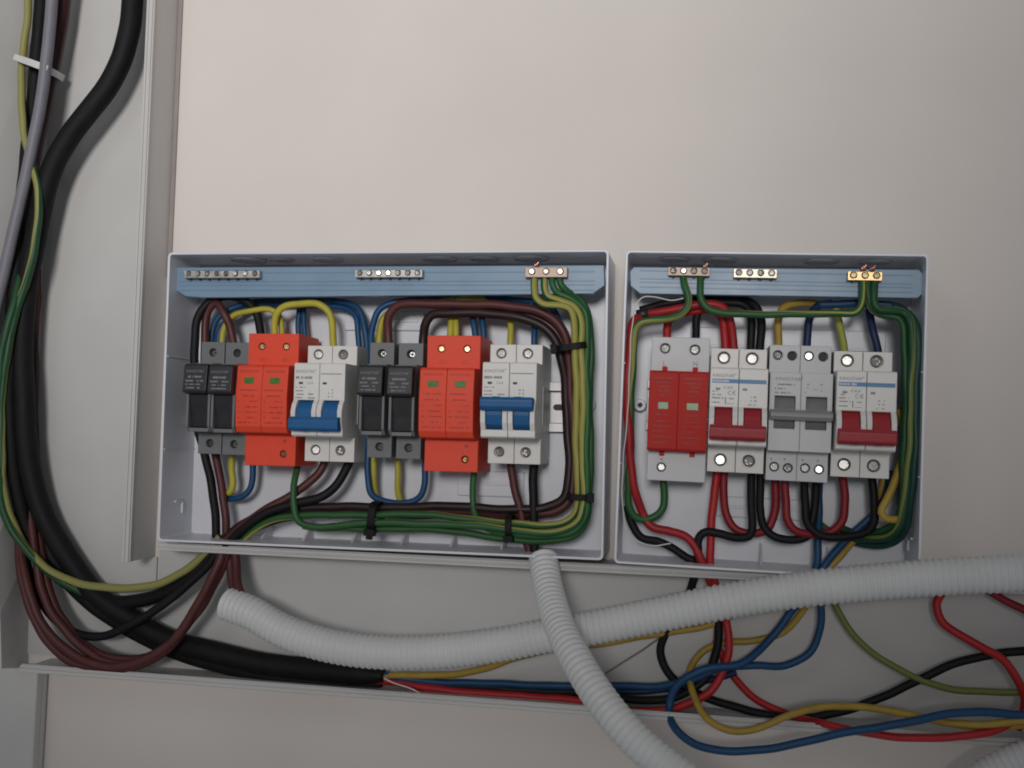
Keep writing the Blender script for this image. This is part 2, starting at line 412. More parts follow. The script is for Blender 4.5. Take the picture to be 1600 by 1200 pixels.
for bx, x0, x1, z0, z1 in ((LB, 48, 96, -66, -48), (LB, -40, 20, 52, 66), (RB, -52, 78, 32, 58), (RB, -30, 30, -72, -58)):
    MB().box(x0, x1, 3.3, 6, z0, z1).build('raised_pad', BOX, bx, .8)
    MB().box(x0+4, x1-4, 5.9, 7, (z0+z1)/2-1, (z0+z1)/2+1).build('pad_ridge', BOX, bx, .4)
for (lab, x0, x1, py, roll) in (('zinc mounting rail behind the devices of the wider enclosure', 292, 892, 631, 0.), ('zinc mounting rail behind the devices of the narrower enclosure', 1010, 1402, 640, -1.25)):
    a0, a1 = at(x0, py, 10), at(x1, py, 10); Lr = a1.x-a0.x
    t = thing('din_rail', lab, 'rail', (a0.x+a1.x)/2, 3.4, (at((x0+x1)/2, py, 10)).z, roll)
    prof = [(3.5, -12.5), (3.5, 12.5), (9.8, 12.5), (9.8, 17.5), (11, 17.5), (11, 11.3), (4.7, 11.3), (4.7, -11.3), (11, -11.3), (11, -17.5), (9.8, -17.5), (9.8, -12.5)]
    MB(3.4).prism_x(prof, -Lr/2, Lr/2).build('rail_profile', ZINC, t, .3)
    for k in range(-3, 4):
        x = k*Lr/7.2 if k < 3 else Lr/2-8
        pl = [(x+dx+2.2*math.cos(R(90+s*90+180*i/8)), 2.2*math.sin(R(90+s*90+180*i/8))) for s, dx in ((0, -3), (2, 3)) for i in range(9)]
        MB(3.4).prism_p(pl, 4.6, 4.85).build('rail_slot', DARK, t)

# ------------------------------------------------------------------ blue strips with terminal bars
def strip(label, pts, roll, p=40):
    P = [at(x, y, p) for x, y in pts]; c = sum(P, Vector())/len(P)
    t = thing('terminal_strip', label, 'strip', c.x, 32, c.z, roll)
    a = R(-roll); L = [((v.x-c.x)*math.cos(a)-(v.z-c.z)*math.sin(a), (v.x-c.x)*math.sin(a)+(v.z-c.z)*math.cos(a)) for v in P]
    MB(32).prism_p(L, 34, 40).build('strip_body', STRIP, t, .5)
    zs = [z for _, z in L]; x0 = min(x for x, _ in L)+7; x1 = max(x for x, _ in L)-7; lo, hi = min(zs), max(zs)
    for f in (.24, .40, .52, .80):
        MB(32).box(x0, x1, 39.9, 40.5, lo+(hi-lo)*f-.35, lo+(hi-lo)*f+.35).build('ridge', STRIP, t, .15)
    return t
strip('blue plastic strip across the top of the wider enclosure', [(268, 418), (944, 414), (945, 446), (926, 459), (318, 465), (290, 463), (266, 448)], 0)
strip('blue plastic strip across the top of the narrower enclosure', [(990, 417), (1436, 421), (1442, 428), (1443, 458), (1434, 466), (1000, 459), (985, 447), (984, 424)], -1.25)
def tbar(label, x0, x1, y, hpx, n, m, sm, roll, slot='cross', grp='terminal bars on the blue strips', sr=1.75):
    a, b = at(x0, y, 44), at(x1, y, 44); Lb = b.x-a.x; cx, cz = (a.x+b.x)/2, (a.z+b.z)/2
    h = hpx*pxmm((x0+x1)/2, y, 44)/2
    t = thing('terminal_bar', label, 'terminal bar', cx, 40, cz, roll, grp)
    st = Lb/n; xs_ = [-Lb/2+st*(i+.5) for i in range(n)]
    MB(40).plate([(-Lb/2, -h), (Lb/2, -h), (Lb/2, h), (-Lb/2, h)], [(x, h*.15, sr+.1) for x in xs_], 40.3, 46.2).build('bar', m, t, .3)
    MB(40).box(-Lb/2+.4, Lb/2-.4, 40.2, 44, -h+.4, h-.4).build('bar_core', m, t)
    for x in xs_:
        screw(t, x, 47.2+random.uniform(-.5, .5), h*.15, sr, sm, 40, slot=slot)
    for x in xs_:
        MB(40).cyl(x, -h+.1, 41.5, 45.2, 1.0, 12).build('wire_hole', DARK, t)
    return t
tbar('eight-screw silver terminal bar at the left end of the left blue strip', 289, 407, 429, 12, 8, SILVER, STEEL, 0, sr=1.9)
tbar('seven-screw silver terminal bar in the middle of the left blue strip', 556, 661, 428, 12, 7, SILVER, STEEL, 0, sr=1.9)
tbar('three-screw brass terminal bar with green wires on the left blue strip', 821, 887, 426, 16, 3, PINKB, STEEL, 0, sr=2.1)
tbar('four-screw terminal bar with green wires at the left end of the right blue strip', 1044, 1109, 425, 13, 4, PINKB, STEEL, -1.25, sr=2.0)
tbar('empty four-screw brass terminal bar in the middle of the right blue strip', 1146, 1214, 428, 14, 4, BRASS, STEEL, -1.25, sr=2.0)
tbar('three-screw bright brass terminal bar at the right end of the right blue strip', 1324, 1378, 432, 14, 3, GOLD, BRASSY, -1.25, sr=2.1)

# ------------------------------------------------------------------ devices on the rails
P0 = 11.
def device(name, label, cat, px, py, W, H, roll, ps=50., group=None):
    v = at(px, py, ps); a = R(roll); dx, dz = W/2, -H/2
    return thing(name, label, cat, v.x+dx*math.cos(a)-dz*math.sin(a), P0, v.z+dx*math.sin(a)+dz*math.cos(a), roll, group)
def term_plate(t, x0, x1, z0, z1, ps, holes, m, name='terminal_cover', hr=3.4, back=P0+.2, bev=.4):
    MB(P0).plate([(x0, z0), (x1, z0), (x1, z1), (x0, z1)], [(x, z, hr) for x, z in holes], ps-4.5, ps).build(name, m, t, bev)
def breaker(label, px, py, roll, lever_m, up, style):
    t = device('circuit_breaker', label, 'breaker', px, py, 36, 80, roll, 50, 'two-pole circuit breakers')
    m = WHITE; PF = 74. if style == 'blue' else 70.
    for k in (0, 1):
        x0 = -18+18*k+.15; x1 = x0+17.7; xc = (x0+x1)/2
        prof = [(P0+.2, 38), (P0+3, 40), (45.5, 40), (45.5, 26.5), (PF-1, 26.5), (PF, 25.6), (PF, 1.5), (60, 0), (60, -17.5), (PF+2, -17.5), (PF+2, -22), (PF, -23), (45.5, -23), (45.5, -40), (P0+3, -40), (P0+.2, -38)]
        MB(P0).prism_x(prof, x0, x1).build('body', m, t, .35)
        for s0 in (x0, x1-3.3):
            MB(P0).prism_x([(59, 3), (PF, 1.6), (PF+3, -1.5), (PF+5, -6), (PF+4.6, -13), (PF+2, -18.2), (59, -18.2)], s0+.05, s0+3.25).build('lever_cheek', m, t, .3)
        hx = xc-(1.2 if style == 'blue' else .6)
        sr = 3.2 if style == 'blue' else 3.75
        term_plate(t, x0, x1, 26.6, 40, 50, [(hx, 34)], m, hr=sr+.35); term_plate(t, x0, x1, -40, -23.1, 50, [(hx, -32.2)], m, hr=sr+.35)
        screw(t, hx, 48.8, 34, sr, STEEL, P0); screw(t, hx, 48.8, -32.2, sr, STEEL, P0)
        zt_ = (1.2, -12) if not up else (-4, -16.6)
        if up: tp = [(60.2, 1), (PF+5, 1), (PF+4.5, -8), (PF+3, -14), (PF-1, -17), (60.2, -17)]
        else: tp = [(60.2, .8), (PF-2, .8), (PF+2.5, -4), (PF+5.5, -11), (PF+5, -17), (60.2, -17)]
        MB(P0).prism_x(tp, x0+3.6, x1-3.6).build('toggle', lever_m, t, .5)
    if up:
        bar = [(PF+3, 3.2), (PF+9.5, 3.6), (PF+11, 1.5), (PF+10.5, -3), (PF+8, -5.2), (PF+3, -5.2)]
    else:
        bar = [(PF+3, -9.6), (PF+8.5, -9.8), (PF+11, -12), (PF+10.5, -17.5), (PF+8.5, -19.2), (PF+3, -19)]
    l = MB(P0).prism_x(bar, -17.2, 17.2).build('lever_bar', lever_m, t, .6)
    for k in (-1, 1):
        zb = 3.65 if up else -19.25
        MB(P0).box(k*7-2.4, k*7+2.4, PF+6, PF+9.2, min(zb, zb+.15), max(zb, zb+.15)).build('grip_notch', DARK, l)
    MB(P0).box(17.9, 18.3, 20, 46, -14, 12).build('side_label', PALE, t, .1)
    # print
    if style == 'blue':
        text(t, 'KINGSTAR', 2.1, -16.6, 19.7, PF, PRINTG, P0, wid=13.0); text(t, '®', 1.2, -3.4, 21.0, PF, PRINTG, P0)
        fine_print(t, [(-16.6, -11.3, 16.5, 1.9), (-10.4, -5, 16.5, 1.9)], PF, PRINTG, P0)
        rect(t, 1.0, 15.6, 18.9, 19.5, PF, PRINTG, P0, 'print_line')
        text(t, 'C63', 1.5, -8.7, 12.2, PF, PRINTG, P0, wid=4.4)
        fine_print(t, [(-16.6, -9.5, 10.0, .9), (-16.6, -11.2, 7.6, .9), (-16.6, -10.9, 5.3, .9), (-16.6, -11.6, 3.0, .9), (-7.6, -3.0, 5.4, 1.2), (-7.6, -2.8, 2.9, 1.2)], PF, PRINTG, P0)
        fine_print(t, [(6.4, 7.8, 8.4, 1), (8.9, 10.2, 8.4, 1), (6.4, 7.4, 6.2, 1), (8.9, 10, 6.2, 1), (6.4, 7.2, 4.0, 1), (9, 10, 4.0, 1)], PF, PRINTG, P0)
    else:
        text(t, 'KINGSTAR', 2.0, -16.4, 20.4, PF, PRINTG, P0, wid=13.2); text(t, '®', 1.2, -3.0, 21.5, PF, PRINTG, P0)
        b_ = rect(t, -16.6, -.2, 16.6, 19.2, PF, STRIPE, P0, 'print_stripe'); rect(t, .2, 16.9, 16.6, 19.2, PF, STRIPE, P0, 'print_stripe')
        fine_print(t, [(-16.2, -6, 17.9, 1.6)], PF+.08, PRINTW, P0)
        text(t, 'C63', 1.7, -9.6, 13.0, PF, PRINTG, P0, wid=5.6)
        text(t, 'C', 2.6, -6.9, 9.3, PF, PRINTG, P0, 'mark_print'); text(t, '€', 2.6, -3.9, 9.3, PF, PRINTG, P0, 'mark_print')
        fine_print(t, [(-16.4, -13.0, 11.3, .9), (-16.4, -10.2, 9.2, .9), (-16.4, -9.2, 7.1, .9), (-16.4, -11.2, 4.3, .9), (-5.6, -2.8, 6.9, 1.0)], PF, PRINTG, P0)
        rect(t, -8.3, -7.7, 3.6, 7.7, PF, PRINTG, P0, 'print_line'); rect(t, -7.5, -2.4, 3.6, 3.8, PF, PRINTG, P0, 'print_line')
        fine_print(t, [(7.0, 8.2, 8.2, 1), (9.4, 11, 8.2, 1), (7.4, 8.2, 6.0, 1), (9.8, 11, 6.0, 1), (6.2, 8.0, 3.4, .9), (9.2, 11, 3.4, .9)], PF, PRINTG, P0)
    for x in (-14.3, 2.4):
        MB(P0).box(x, x+2.8, PF-.2, PF+.12, 12.1, 13.6).build('status_window', MIDG if style == 'red' else PRINTK, t)
    return t
def fuse(label, px, py, roll):
    t = device('fuse_holder', label, 'fuse holder', px, py, 17.6, 79, roll, 50, 'grey fuse holders with black carriers')
    m = GREY
    prof = [(P0+.2, 37), (P0+3, 39.5), (45.5, 39.5), (45.5, 24), (60, 24), (60, -24), (45.5, -24), (45.5, -39.5), (P0+3, -39.5), (P0+.2, -37)]
    MB(P0).prism_x(prof, -8.8, 8.8).build('body', m, t, .4)
    for z0, z1, hz in ((24.1, 39.5, 32), (-39.5, -24.1, -32)):
        term_plate(t, -8.7, 8.7, z0, z1, 50, [(0, hz)], m, hr=2.9)
        screw(t, .2, 46.6, hz, 2.3, STEEL, P0)
        MB(P0).cyl(0, hz, 45.55, 45.7, 2.85).build('screw_well', DARK, t)
    for sx in (-1, 1):
        MB(P0).prism_x([(59.5, 24), (68, 23), (70, 4), (70, -20), (66, -24), (59.5, -24)], sx*8.7 if sx < 0 else 7.0, -7.0 if sx < 0 else 8.7).build('side_rail', m, t, .3)
    MB(P0).box(-7, 7, 59.5, 68, -24, -21.4).build('lower_rim', m, t, .3)
    c_ = MB(P0).prism_x([(60.2, 22.5), (73, 22.5), (75, 21), (77, 4), (76, 2.4), (69, 1.6), (60.2, 1.6)], -8.6, 8.6).build('fuse_carrier', BLACK, t, .6)
    MB(P0).prism_x([(60.2, 1.5), (69, 1.5), (66, -12), (64.5, -21), (60.2, -21)], -6.9, 6.9).build('carrier_grip', BLACK, t, .4)
    o1 = text(t, 'KINGSTAR', 1.7, -6.6, 16.4, 75.5, PRINTL, P0, wid=12.0); o2 = text(t, '®', 1.0, 5.7, 17.4, 75.5, PRINTL, P0)
    o3 = fine_print(t, [(-5.2, 4.6, 13.4, 1.6), (-6.6, -1.2, 10.6, 1.2), (1.6, 6.2, 10.6, 1.2), (-6.6, 0, 8.2, 1.0), (1.2, 5.0, 8.2, 1.0), (-5.6, 5, 5.8, 1.1)], 75.5, PRINTL, P0)
    for o_, z_ in ((o1, 16.4), (o2, 17.4)):
        o_.rotation_euler = (R(6.7), 0, 0); o_.location.y -= (21-z_-0)*.1176/1000 - .0005
    o3.location = (0, -(.0000), 0)
    for v in o3.data.vertices: v.co.y -= (21-v.co.z*1000)*.1176/1000 - .0005
    return t
def spd_orange(label, px, py, roll):
    W, H = 37., 92.
    t = device('surge_protector', label, 'surge protector', px, py, W, H, roll, 52, 'orange surge protectors')
    hw = W/2; hh = H/2
    MB(P0).prism_x([(P0+.2, hh-2), (P0+2, hh), (47.4, hh), (47.4, -hh), (P0+2, -hh), (P0+.2, -hh+2)], -hw, hw).build('body', ORANGE, t, .4)
    term_plate(t, -hw, hw, 23.3, hh, 52, [(-8.6, hh-9.0), (9.2, hh-9.0)], ORANGE, hr=2.5, bev=.5)
    term_plate(t, -hw, hw, -hh, -24.2, 52, [(9.6, -hh+8.5)], ORANGE, hr=2.5, bev=.5)
    for x, z in ((-8.6, hh-9), (9.2, hh-9), (9.6, -hh+8.5)): screw(t, x, 51.2, z, 2.3, BRASSY, P0)
    for k in (0, 1):
        x0 = -hw+hw*k+.05; x1 = x0+hw-.1; xc = (x0+x1)/2
        mo = MB(P0).prism_x([(47.5, 23.2), (67, 23.2), (69, 21.5), (71, 2), (70, -19), (67.5, -23), (60, -24.1), (47.5, -24.1)], x0, x1).build('plug_module', ORANGE, t, .5)
        slope = lambda z: 69+(21.5-z)/19.5*2 if z > 2 else 71-(2-z)/21
        def pr(rows):
            for r_ in rows: fine_print(t, [(xc+r_[0], xc+r_[1], r_[2], r_[3])], slope(r_[2]), PRINTR, P0)
        text(t, 'KINGSTAR', 1.8, xc-6.9, 17.6, slope(18.5)+.1, PRINTR, P0, wid=13.4)
        MB(P0).box(xc-3.6, xc+3.6, 69.0, slope(12)+.35, 9.9, 14.3).build('status_window', GREEN, t, .3)
        pr([(-7, 6.5, 5.6, 1.2), (-5, 4.6, 1.8, 1.2), (-7.2, -6.2, -2, 1.1), (1, 6.4, -2, 1.1), (-7.2, -6.4, -5.8, 1.1), (-3, 6.4, -5.8, 1.2), (-7.2, -5, -9.4, 1.2), (-3, 6.6, -9.4, 1.2), (-7.2, -5.8, -13, 1.1), (-1.4, 4.6, -13, 1.1), (-7, 3, -16.4, 1.2), (4, 6.6, -16.4, 1.2)])
    text(t, 'DC+', 2.2, -9.9, 26.6, 52, PRINTR, P0, 'terminal_print', wid=5.6); text(t, 'DC-', 2.2, 6.6, 26.6, 52, PRINTR, P0, 'terminal_print', wid=5.2)
    rect(t, 9.4, 11.6, -29.4, -27.6, 52, PRINTR, P0, 'earth_mark')
    return t
def spd_grey(label, px, py, roll):
    W, H = 37.6, 94.; hw, hh = W/2, H/2
    t = device('surge_protector', label, 'surge protector', px, py, W, H, roll, 50)
    MB(P0).prism_x([(P0+.2, hh-2), (P0+2, hh), (45.4, hh), (45.4, -hh), (P0+2, -hh), (P0+.2, -hh+2)], -hw, hw).build('body', PALE, t, .4)
    term_plate(t, -hw, hw, 24.3, hh, 50, [(-10, hh-7.4), (9.2, hh-7.8)], PALE, hr=3.4, bev=.5)
    term_plate(t, -hw, hw, -hh, -27.5, 50, [(-9.6, -hh+8.8)], PALE, hr=3.0, bev=.5)
    screw(t, -10, 49.3, hh-7.4, 3.1, STEEL, P0); screw(t, 9.2, 49.3, hh-7.8, 3.1, STEEL, P0); screw(t, -9.6, 49, -hh+8.8, 2.7, STEEL, P0)
    for k in (0, 1):
        x0 = -hw+hw*k+.03; x1 = x0+hw-.06; xc = (x0+x1)/2
        MB(P0).prism_x([(45.5, 24.2), (62, 24.2), (63.5, 23), (64.5, -2), (63.5, -26), (62, -27.4), (45.5, -27.4)], x0, x1).build('plug_module', REDM, t, .4)
        MB(P0).box(xc-1.9 if k == 0 else xc-1.1, xc+1.4 if k == 0 else xc+2.2, 49.5, 52.5, 24.1, 27.6).build('clip', REDM, t, .3)
        MB(P0).box(xc-1.9 if k == 0 else xc-1.1, xc+1.4 if k == 0 else xc+2.2, 49.5, 52.5, -30.6, -27.3).build('clip', REDM, t, .3)
        MB(P0).box(xc-3.4 if k == 0 else xc-4, xc+3.4 if k == 0 else xc+3.6, 62, 64.65, -.8, 4.0).build('status_window', GREEN, t, .3)
        sl = lambda z: 63.5+(23-z)/25 if z > -2 else 64.5-(-2-z)/24
        for r_ in [(-6.6, 6, 19.4, 1.2), (-6.8, 5, 16.4, 1.0), (-2.4, 4, 14.0, 1.0), (-3.4, 4, 11.2, 1.2), (-2, 1, 8.2, 1.0), (-4.4, 3.6, -4.2, 1.1), (-5, 4, -8.4, 1.1), (-6, 5.6, -11.4, 1.1), (-6, 2, -14.8, 1.1), (-6.4, 5.8, -18.4, 1.1), (-6.4, 3.8, -22, 1.1)]:
            fine_print(t, [(xc+r_[0], xc+r_[1], r_[2], r_[3])], sl(r_[2]), PRINTR2, P0)
    text(t, 'L', 3.0, -11.2, 28.4, 50, PRINTG, P0, 'terminal_print'); text(t, 'N', 3.0, 8.2, 28.4, 50, PRINTG, P0, 'terminal_print')
    text(t, 'PE', 1.6, -10.8, -34, 50, PRINTR, P0, 'terminal_print')
    return t
def changeover(label, px, py, roll):
    W, H = 38.6, 87.; hw, hh = W/2, H/2
    t = device('changeover_switch', label, 'switch', px, py, W, H, roll, 50)
    for k in (0, 1):
        x0 = -hw+hw*k+.06; x1 = x0+hw-.12; xc = (x0+x1)/2
        MB(P0).prism_x([(P0+.2, hh-2), (P0+2, hh), (45.4, hh), (45.4, -hh), (P0+2, -hh), (P0+.2, -hh+2)], x0, x1).build('body', PALE, t, .3)
        term_plate(t, x0, x1, 25.2, hh, 50, [(xc-4.4, hh-6.6), (xc+4.6, hh-6.8)], PALE, hr=3.1)
        term_plate(t, x0, x1, -hh, -24.6, 50, [(xc-4.4, -hh+8.6), (xc+4.2, -hh+8.2)], PALE, hr=3.1)
        screw(t, xc-4.4, 49.3, hh-6.6, 2.85, STEEL, P0)
        MB(P0).cyl(xc+4.6, hh-6.8, 45.5, 45.7, 2.85).build('terminal_hole', DARK, t)
        screw(t, xc-4.4, 49.2, -hh+8.6, 2.8, STEEL, P0); screw(t, xc+4.2, 49.2, -hh+8.2, 2.8, STEEL, P0)
        MB(P0).plate([(x0, -24.5), (x1, -24.5), (x1, 25.1), (x0, 25.1)], [[(xc-6.4, 1.0), (xc+6.4, 1.0), (xc+6.4, 10.2), (xc-6.4, 10.2)], [(xc-6.4, -10.4), (xc+6.4, -10.4), (xc+6.4, -4.8), (xc-6.4, -4.8)]], 45.5, 64).build('fascia', PALE, t, .4)
        MB(P0).prism_x([(46, 11), (58, 11), (62.5, 2), (62.5, -3), (58, -11), (46, -11)], xc-6.3, xc+6.3).build('toggle', MIDG, t, .3)
    MB(P0).prism_x([(61, 1.6), (67, 1.6), (70, -.2), (70.5, -2.6), (68.5, -5), (61, -5)], -hw+.4, hw+.2).build('lever_bar', mat_lever, t, .7)
    text(t, 'KINGSTAR', 2.0, -16.0, 20.0, 64, PRINTG, P0, wid=15.6); text(t, '®', 1.2, 0, 21.2, 64, PRINTG, P0)
    fine_print(t, [(-16.2, -4, 17.4, 1.2), (-16.2, -9.4, 14.8, 1.1), (-16.2, -5.6, 12.2, 1.1)], 64, PRINTG, P0)
    fine_print(t, [(3.4, 5.2, 18, 1), (3.4, 4.6, 15.8, .8), (11.6, 13, 18, 1), (12, 13, 14, .9), (5.6, 10, 14.8, .5), (2.4, 3.4, 12.4, .9)], 64, MIDG, P0)
    for x in (-16.6, -8.2, 3.0, 12.4): rect(t, x, x+1.1, -30.4, -29.2, 50, MIDG, P0, 'terminal_mark')
    return t
mat_lever = mat('grey_lever_plastic', (.25, .25, .25), .42, var=.05)
fuse('grey fuse holder with black carrier at the far left end of the left rail', 315, 534, 0)
fuse('grey fuse holder with black carrier touching the first orange protector', 352.5, 535, 0)
spd_orange('bright orange surge protector beside the paired fuse holders on the left', 389, 521, 0)
breaker('white breaker with blue lever switched down, between orange protector and fuse holder', 481, 540, 0, BLUEL, False, 'blue')
fuse('grey fuse holder standing free just right of the breaker with lowered blue lever', 578, 535, 0)
fuse('grey fuse holder with black carrier standing left of the second orange protector', 623, 536, 0)
spd_orange('orange surge protector beside the white breaker with raised blue lever', 668, 524, 0)
breaker('white breaker with blue lever raised, rightmost in the wider enclosure', 766, 538, 0, BLUEL, True, 'blue')
spd_grey('grey surge protector with red plug modules marked L and N', 1019, 526, -1.25)
breaker('white breaker with red lever between red protector and grey changeover switch', 1111, 544, -1.2, REDL, False, 'red')
changeover('grey two-pole changeover switch with grey lever in middle position', 1203, 538.5, -1.25)
breaker('white breaker with red lever at the right end of the narrower enclosure', 1303, 548, -1.2, REDL, False, 'red')

# ------------------------------------------------------------------ wires in the wider enclosure
GL = 'wires in the wider enclosure'; GR = 'wires in the narrower enclosure'; GT = 'cables in the left trunking'; GB = 'loose wires in the lower trunking'
def LW(label, pts, r, m, p=28, **k): return wire(label, pts, p, r, m, GL, **k)
LW('thick black wire arching from left of the first fuse holder to the first orange protector',
   [(412, 545, 24), (408, 520, 24), (402, 490, 26), (388, 472, 27), (360, 464, 27), (330, 470, 28), (312, 492, 30), (305, 530, 32), (303, 580, 32), (306, 650, 30), (318, 705, 26), (328, 745, 26), (336, 790, 28), (338, 850, 28)], 6.6, WK)
LW('brown wire looping into the top of the second fuse holder from the left',
   [(367, 545, 28), (360, 515, 28), (350, 490, 30), (338, 474, 28), (327, 484, 27), (321, 520, 26), (319, 580, 26), (322, 650, 24), (333, 700, 22), (344, 745, 24), (352, 795, 26), (353, 850, 26)], 6.4, WBR)
LW('blue wire running along the top from the first fuse holder down beside the breaker',
   [(330, 548, 18), (333, 518, 18), (346, 492, 18), (380, 475, 16), (430, 468, 16), (500, 469, 18), (548, 474, 20), (565, 488, 22), (571, 520, 24), (573, 600, 22), (574, 690, 24), (575, 745, 26), (581, 772, 27), (600, 783, 28), (635, 784, 28), (655, 776, 28), (663, 755, 28), (665, 715, 28)], 5.0, WB)
LW('second blue wire close beside the first, dropping right of the lowered-lever breaker',
   [(341, 548, 20), (343, 522, 20), (356, 500, 18), (385, 484, 14), (430, 477, 13), (500, 477, 15), (540, 482, 18), (556, 496, 20), (561, 530, 21), (562, 580, 20)], 4.6, WB)
LW('yellow wire arching over from the first orange protector to the white breaker',
   [(432, 545, 30), (430, 512, 32), (433, 490, 33), (446, 477, 34), (470, 474, 34), (498, 476, 34), (514, 488, 33), (520, 510, 32), (522, 560, 30)], 5.6, WY)
LW('yellow wire from the first fuse holder running behind the yellow arch',
   [(347, 555, 24), (348, 520, 24), (360, 497, 26), (388, 487, 28), (420, 482, 28), (436, 492, 26), (440, 545, 24)], 4.6, WY)
LW('short blue wire rising behind the first orange protector',
   [(468, 545, 18), (467, 505, 17), (468, 474, 15)], 4.4, WB)
LW('short teal blue wire rising behind the right edge of the first orange protector',
   [(478, 545, 18), (476, 508, 17), (474, 476, 15)], 4.2, WB)
LW('blue wire rising beside the third fuse holder and along behind the brown wire',
   [(583, 745, 20), (582, 640, 20), (581, 560, 24), (583, 510, 26), (592, 485, 26), (612, 473, 24), (650, 467, 20), (700, 464, 18), (760, 466, 18), (820, 469, 18), (858, 478, 20), (872, 500, 20), (876, 560, 18)], 5.2, WB)
LW('yellow wire behind the third fuse holder curving up under the blue strip',
   [(592, 560, 20), (594, 520, 20), (600, 497, 20), (625, 480, 18), (680, 472, 18), (712, 468, 22), (748, 466, 22), (760, 472, 20)], 5.2, WY)
LW('yellow wire stub at the left screw of the second orange protector', [(701, 545, 28), (704, 515, 28), (708, 485, 24), (712, 472, 20)], 5.2, WY)
LW('second yellow wire stub at the left screw of the second orange protector', [(713, 545, 28), (713, 515, 28), (711, 485, 24), (716, 470, 20)], 5.0, WY)
LW('navy wire stub at the right screw of the second orange protector', [(744, 545, 28), (742, 515, 28), (740, 488, 24), (745, 470, 18)], 5.2, WB)
LW('second navy wire stub beside it at the right screw of the second orange protector', [(756, 545, 28), (755, 515, 28), (753, 488, 24), (750, 470, 18)], 5.0, WB)
LW('yellow wire dropping into the left top terminal of the raised-lever breaker', [(796, 560, 28), (797, 525, 28), (797, 500, 24), (790, 478, 20)], 5.0, WY)
LW('blue wire dropping into the right top terminal of the raised-lever breaker', [(836, 560, 28), (834, 525, 28), (833, 500, 24), (830, 474, 20)], 5.0, WB)
LW('long brown wire from the third fuse holder over the top and down the right side',
   [(609, 560, 30), (607, 520, 30), (607, 495, 32), (618, 480, 33), (645, 475, 34), (720, 475, 34), (800, 480, 34), (845, 487, 34), (868, 500, 33), (882, 525, 32), (888, 560, 30), (893, 620, 28), (896, 690, 28), (896, 750, 28), (889, 785, 28), (868, 799, 28), (820, 801, 27), (740, 799, 27), (640, 797, 28), (540, 797, 28), (470, 801, 29), (430, 808, 30), (390, 824, 30), (352, 852, 30)], 7.4, WBR)
LW('long black wire from the fourth fuse holder over the top and down the right side',
   [(661, 560, 30), (661, 525, 30), (664, 505, 32), (675, 492, 33), (700, 489, 34), (760, 491, 34), (815, 497, 34), (848, 508, 33), (866, 528, 32), (876, 560, 31), (884, 610, 28), (888, 690, 28), (888, 750, 29), (880, 782, 29), (855, 793, 29), (800, 795, 30), (700, 792, 30), (600, 792, 30), (520, 793, 30), (470, 794, 31), (425, 801, 32), (385, 816, 32), (343, 850, 32)], 7.4, WKB)
LW('dark brown wire lying on the black one behind the green bundle',
   [(655, 470, 20), (690, 473, 24), (735, 480, 28), (800, 489, 30), (840, 497, 30), (866, 515, 29), (881, 550, 27), (889, 620, 24), (893, 700, 24), (892, 760, 24), (875, 792, 24), (820, 806, 24), (740, 806, 24), (640, 804, 24), (520, 803, 25), (450, 808, 26), (400, 826, 26), (362, 853, 26)], 6.4, WDB)
LW('brown wire from the lowered-lever breaker slanting down to the left corner', [(512, 705, 26), (503, 730, 28), (480, 757, 32), (445, 781, 36), (405, 802, 37), (372, 827, 36), (346, 854, 34)], 6.6, WBR)
LW('black wire from the lowered-lever breaker slanting down to the left corner', [(552, 705, 26), (543, 730, 28), (523, 760, 32), (498, 777, 36), (455, 789, 38), (415, 803, 39), (378, 826, 38), (352, 854, 36)], 7.0, WK)
LW('brown wire hanging from the raised-lever breaker to the bottom', [(797, 712, 26), (800, 745, 28), (806, 775, 30), (815, 805, 30), (822, 840, 30), (828, 866, 30)], 6.6, WBR)
LW('black wire hanging from the raised-lever breaker to the bottom', [(836, 712, 26), (834, 745, 28), (833, 790, 30), (834, 830, 32), (836, 868, 33)], 7.2, WK)
LW('yellow wire below the second fuse holder curling left', [(362, 700, 24), (363, 735, 24), (364, 756, 24), (359, 769, 23), (348, 768, 20)], 5.4, WY)
LW('blue wire below the first orange protector curling left', [(395, 715, 22), (394, 745, 22), (390, 766, 22), (378, 778, 22), (358, 780, 20), (345, 778, 18)], 5.0, WB)
LW('short pale yellow wire below the third fuse holder', [(583, 700, 22), (583, 740, 22), (585, 765, 20), (590, 786, 18)], 5.0, WY)
LW('short pale yellow wire below the gap between the fuse holders', [(620, 700, 22), (621, 745, 22), (622, 770, 20), (626, 784, 18)], 5.0, WY)
gy = EGY
def EW(label, pts, r=6.0, p=36, share=.42, ph=.1, tw=.0015, grp=GL, m=None, **k):
    return wire(label, pts, p, r, m or gy, grp, stripe=(share, ph), twist=tw, **k)
EW('leftmost green and yellow earth wire from the brass bar down to the lower left corner',
   [(835, 428, 42), (835, 452, 45), (837, 466, 46), (848, 475, 46), (872, 478, 46), (889, 484, 45), (897, 500, 44), (899, 540, 42), (900, 620, 42), (901, 700, 42), (902, 770, 42), (898, 802, 41), (882, 817, 41), (850, 822, 41), (800, 818, 41), (720, 809, 41), (640, 804, 41), (560, 804, 41), (490, 806, 40), (440, 809, 38), (405, 821, 36), (370, 853, 34)], 5.7, ph=.62, tw=.0022, share=.45)
